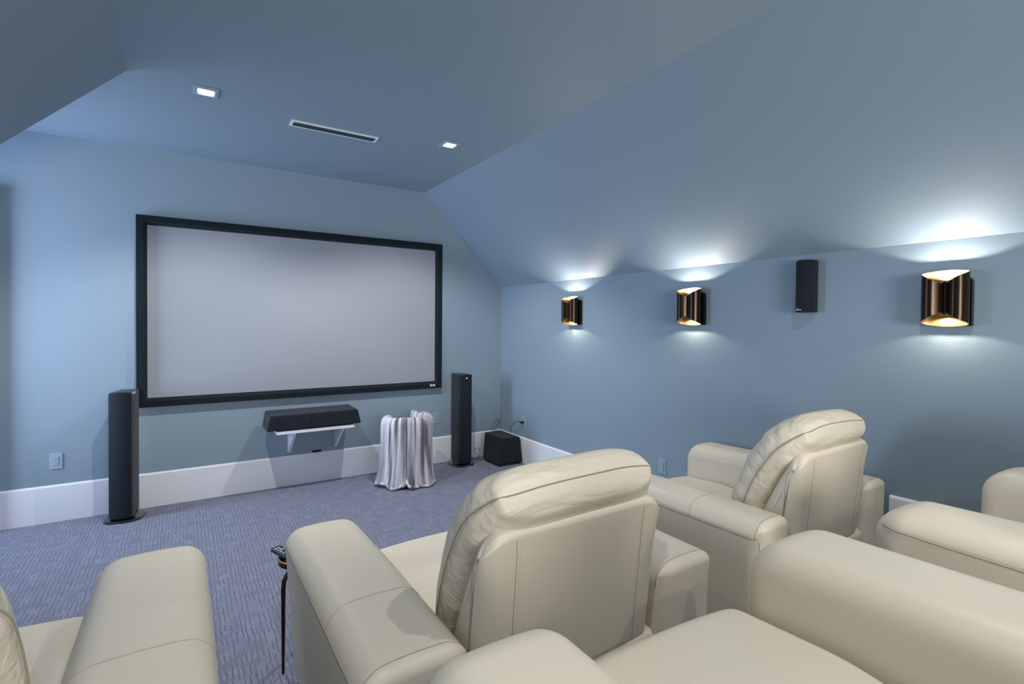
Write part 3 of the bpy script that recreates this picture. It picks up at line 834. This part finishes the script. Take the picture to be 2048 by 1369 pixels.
    prof = roundpoly(shp, [0.02, 0.03, 0.06, 0.03, 0.15, 0.3], 12)
    rs = 0.050
    def fsh(c):
        xx, yy, zz = c
        kk = max(0.0, (abs(xx)-(sw-0.10))/0.10); zz -= 0.045*kk*kk*max(0.0, min(1.0, (zz-0.80)/0.15))
        return (xx*(1 + 0.02*max(0, (0.95-zz))*-1), yy - 0.012*(1-(xx/sw)**2)*(1 if yy < 0.04 else 0), zz)
    bm = pillow(prof, sw, rs, 12, 0.02, 0.02, fsh)
    shell = bm_obj('back_shell', bm, M['leather'], t, smooth=True)
    wn = shell.modifiers.new('weighted', 'WEIGHTED_NORMAL'); wn.weight = 80; wn.keep_sharp = False
    tree = surface_of(shell)
    def rear_y(zz): return 0.035 - (zz-0.48)/(0.965-0.48)*0.049
    for s in (-1, 1):
        xs_ = s*(sw-0.095)
        pts = [(xs_*0.985, rear_y(zz)-0.0108, zz) for zz in [0.50+0.04*k for k in range(11)]]
        pts += [(xs_, -0.0125, 0.925), (xs_, -0.006, 0.95), (xs_, 0.008, 0.967)]
        seam(pts, 0.0008, shell)
        stitch([(p[0]+(-s)*0.010, p[1]-0.0012, p[2]+0.0005) for p in pts], shell)
        # side seam running up the edge of the shell
        sd = [(s*(sw-0.004), 0.030-0.0*k, 0.50+0.045*k) for k in range(9)]
        sd = [(s*(sw*(1-0.02*(0.95-zz))-0.0005), yy, zz) for yy, zz in [(0.085, 0.50), (0.079, 0.56), (0.073, 0.62), (0.067, 0.68), (0.061, 0.74), (0.056, 0.80), (0.052, 0.85), (0.048, 0.89)]]
        seam(sd, 0.0009, shell)
        stitch([(p[0]+s*0.0006, p[1]+0.010, p[2]) for p in sd], shell)
    # stuffed back cushion: spine, half thickness
    spine = [(0.275, 0.50), (0.268, 0.58), (0.246, 0.68), (0.212, 0.78), (0.165, 0.87), (0.118, 0.938), (0.084, 0.978), (0.058, 1.004), (0.034, 1.024)]
    half = [0.055, 0.085, 0.098, 0.102, 0.104, 0.105, 0.100, 0.092, 0.084]
    cw = sw + 0.006
    # dense spine
    SP = []
    for i in range(len(spine)-1):
        p0 = Vector(spine[max(i-1, 0)]); p1 = Vector(spine[i]); p2 = Vector(spine[i+1]); p3 = Vector(spine[min(i+2, len(spine)-1)])
        for k in range(4):
            u = k/4; q = 0.5*((2*p1)+(-p0+p2)*u+(2*p0-5*p1+4*p2-p3)*u*u+(-p0+3*p1-3*p2+p3)*u**3)
            SP.append((q, half[i]*(1-u)+half[i+1]*u))
    SP.append((Vector(spine[-1]), half[-1]))
    # rounded closure at the top end
    q, h = SP[-1]; tdir = (SP[-1][0]-SP[-3][0]).normalized()
    h0 = h
    for k in range(1, 6):
        a = PI/2*k/5; SP.append((q + tdir*0.045*math.sin(a), h0*math.cos(a) + 0.0005))
    NX = 34; bm = bmesh.new(); front = []; rear = []
    def width_at(i): 
        # corners are rounded towards the top
        tt = i/(len(SP)-1); return cw - 0.058*max(0, (tt-0.55)/0.45)**1.6
    for i, (q, h) in enumerate(SP):
        a = SP[max(i-1, 0)][0]; b = SP[min(i+1, len(SP)-1)][0]; tn = (b-a).normalized(); nn = Vector((tn.y, -tn.x))   # forward/up side
        if nn.x < 0 and i < len(SP)-8: nn = -nn
        fr_, rr_ = [], []
        cwi = width_at(i)
        for k in range(NX+1):
            u = -1 + 2*k/NX; u = math.copysign(abs(u)**0.8, u) if abs(u) > 0 else 0
            e = max(0.0, 1-abs(u)**6)**(1/2.2)
            wr = 0.0
            sdx = u*cwi
            n1 = noise.noise(Vector((sdx*3.2+seed*7, q.x*9, q.y*9)))*0.010*e
            # gathers near the side seams
            edge = max(0.0, (abs(u)-0.62)/0.38)
            n2 = 0.006*math.sin(i*0.95+noise.noise(Vector((i*0.3, seed, s)))*4)*edge*e*1.6
            droop = 0.006*math.cos(i*0.5+seed)*(edge)
            f_ = q + nn*(h*e + n1 + n2); r_ = q - nn*(h*e*0.92 - n1*0.6 + n2*0.6)
            lift = 0.012*(1-u*u)
            fr_.append((sdx, f_.x, f_.y+ (lift if i > 20 else 0))); rr_.append((sdx, r_.x, r_.y + (lift if i > 20 else 0)))
        front.append([bm.verts.new(p) for p in fr_])
        rear.append([front[-1][0]] + [bm.verts.new(p) for p in rr_[1:-1]] + [front[-1][-1]])
    for i in range(len(SP)-1):
        for k in range(NX):
            bm.faces.new((front[i][k], front[i][k+1], front[i+1][k+1], front[i+1][k]))
            bm.faces.new((rear[i][k+1], rear[i][k], rear[i+1][k], rear[i+1][k+1]))
    for k in range(NX):
        f1 = [front[0][k+1], front[0][k], rear[0][k], rear[0][k+1]]
        f2 = [front[-1][k], front[-1][k+1], rear[-1][k+1], rear[-1][k]]
        for f in (f1, f2):
            uq = []
            for v in f:
                if v not in uq: uq.append(v)
            if len(uq) > 2: bm.faces.new(uq)
    edge_l = [v.co.copy() for v in [r[0] for r in front]]; edge_r = [r[-1].co.copy() for r in front]
    top = [v.co.copy() for v in front[-1]]
    cu = bm_obj('back_cushion', bm, M['puff'], t, smooth=True, sub=1)
    bm = bmesh.new()
    path = edge_l[2:] + top[1:-1] + edge_r[:1:-1]
    # raised welt along the joining seam
    cl = [p for p in path]
    sm = []
    for i in range(len(cl)):
        a = cl[max(i-2, 0)]; b = cl[min(i+2, len(cl)-1)]; sm.append((a + cl[i]*2 + b)/4)
    add_tube(bm, sm, 0.0020, 6)
    bm_obj('seam', bm, M['seam'], cu, smooth=True)
    return t

recliner('cream recliner in the front row, centre, its back cushion nearest the middle of the photo', 0.965, 1.11, 0, 0, W=0.635, sh=0.345, sw=0.332, seed=1)
recliner('cream recliner in the front row beside the right wall', 2.468, 1.12, 0, rad(1.0), W=0.585, sh=0.352, sw=0.325, A=0.72, seed=2)
recliner('cream recliner in the front row at the left edge of the photo', -0.585, 1.155, 0, 0, W=0.655, sh=0.34, seed=3)
recliner('cream recliner in the back row, nearest the camera, on the raised platform', 0.888, -0.283, ZR, rad(-2.0), W=0.60, sh=0.305, sw=0.30, A=0.73, seat_z=0.555, seat_y=1.13, seed=4)
recliner('cream recliner in the back row beside the right wall, on the raised platform', 2.355, -0.368, ZR, rad(-3.2), W=0.565, sh=0.285, sw=0.275, A=0.712, seat_z=0.53, seat_y=1.12, seed=5)

# ------------------------------------------------------------------ drinks table and remote
tb = thing('drinks_table', 'small bronze drinks table with bent leg beside the centre front recliner', 'table', (0.430, 2.37, 0))
bm = bmesh.new(); add_lathe(bm, [(0, 0.448), (0.080, 0.448), (0.086, 0.452), (0.086, 0.474), (0.081, 0.474), (0.079, 0.456), (0, 0.455)], 40)
bm_obj('tabletop', bm, M['table'], tb, smooth=False)
bm = bmesh.new(); add_lathe(bm, [(0.0862, 0.470), (0.0872, 0.4705), (0.0872, 0.475), (0.081, 0.4765), (0.0795, 0.474), (0.0862, 0.473)], 40)
o = bm_obj('rim', bm, M['brass'], tb); o['label'] = 'brass edge of the dish top'
for a in (rad(210), rad(330), rad(90)):
    ca, sa = math.cos(a), math.sin(a)
    pts = [(0.012*ca, 0.012*sa, 0.447), (0.035*ca, 0.035*sa, 0.436), (0.062*ca, 0.062*sa, 0.418), (0.079*ca, 0.079*sa, 0.395), (0.083*ca, 0.083*sa, 0.36), (0.083*ca, 0.083*sa, 0.25), (0.083*ca, 0.083*sa, 0.12), (0.083*ca, 0.083*sa, 0.0)]
    bm = bmesh.new(); add_tube(bm, pts, 0.0095, 10, taper=[0.9, 1, 1, 1.05, 1, 0.85, 0.72, 0.6])
    bm_obj('leg', bm, M['table'], tb, smooth=True)
rm = thing('remote_control', 'dark remote control with pale buttons lying across the bronze drinks table', 'remote', (0.384, 2.365, 0.480))
d = Vector((0.404-0.331, 2.276-2.45, 0)).normalized(); ang = math.atan2(d.y, d.x) + PI/2
rm.rotation_euler = (rad(2.0), 0, ang)
body = bm_obj('body', box((-0.024, -0.10, 0), (0.024, 0.10, 0.016), 0.004), M['plastic'], rm)
random.seed(5)
k = 0
for r in range(8):
    for c in range(3):
        y = 0.075 - r*0.020; x = -0.0135 + c*0.0135
        ww = random.choice([0.0048, 0.0055, 0.004]); hh = random.choice([0.004, 0.0055, 0.003])
        bm = box((x-ww, y-hh, 0.0158), (x+ww, y+hh, 0.0185), 0.0008)
        bm_obj('button', bm, M['button'] if (r*3+c) % 5 != 2 else M['greybtn'], body)
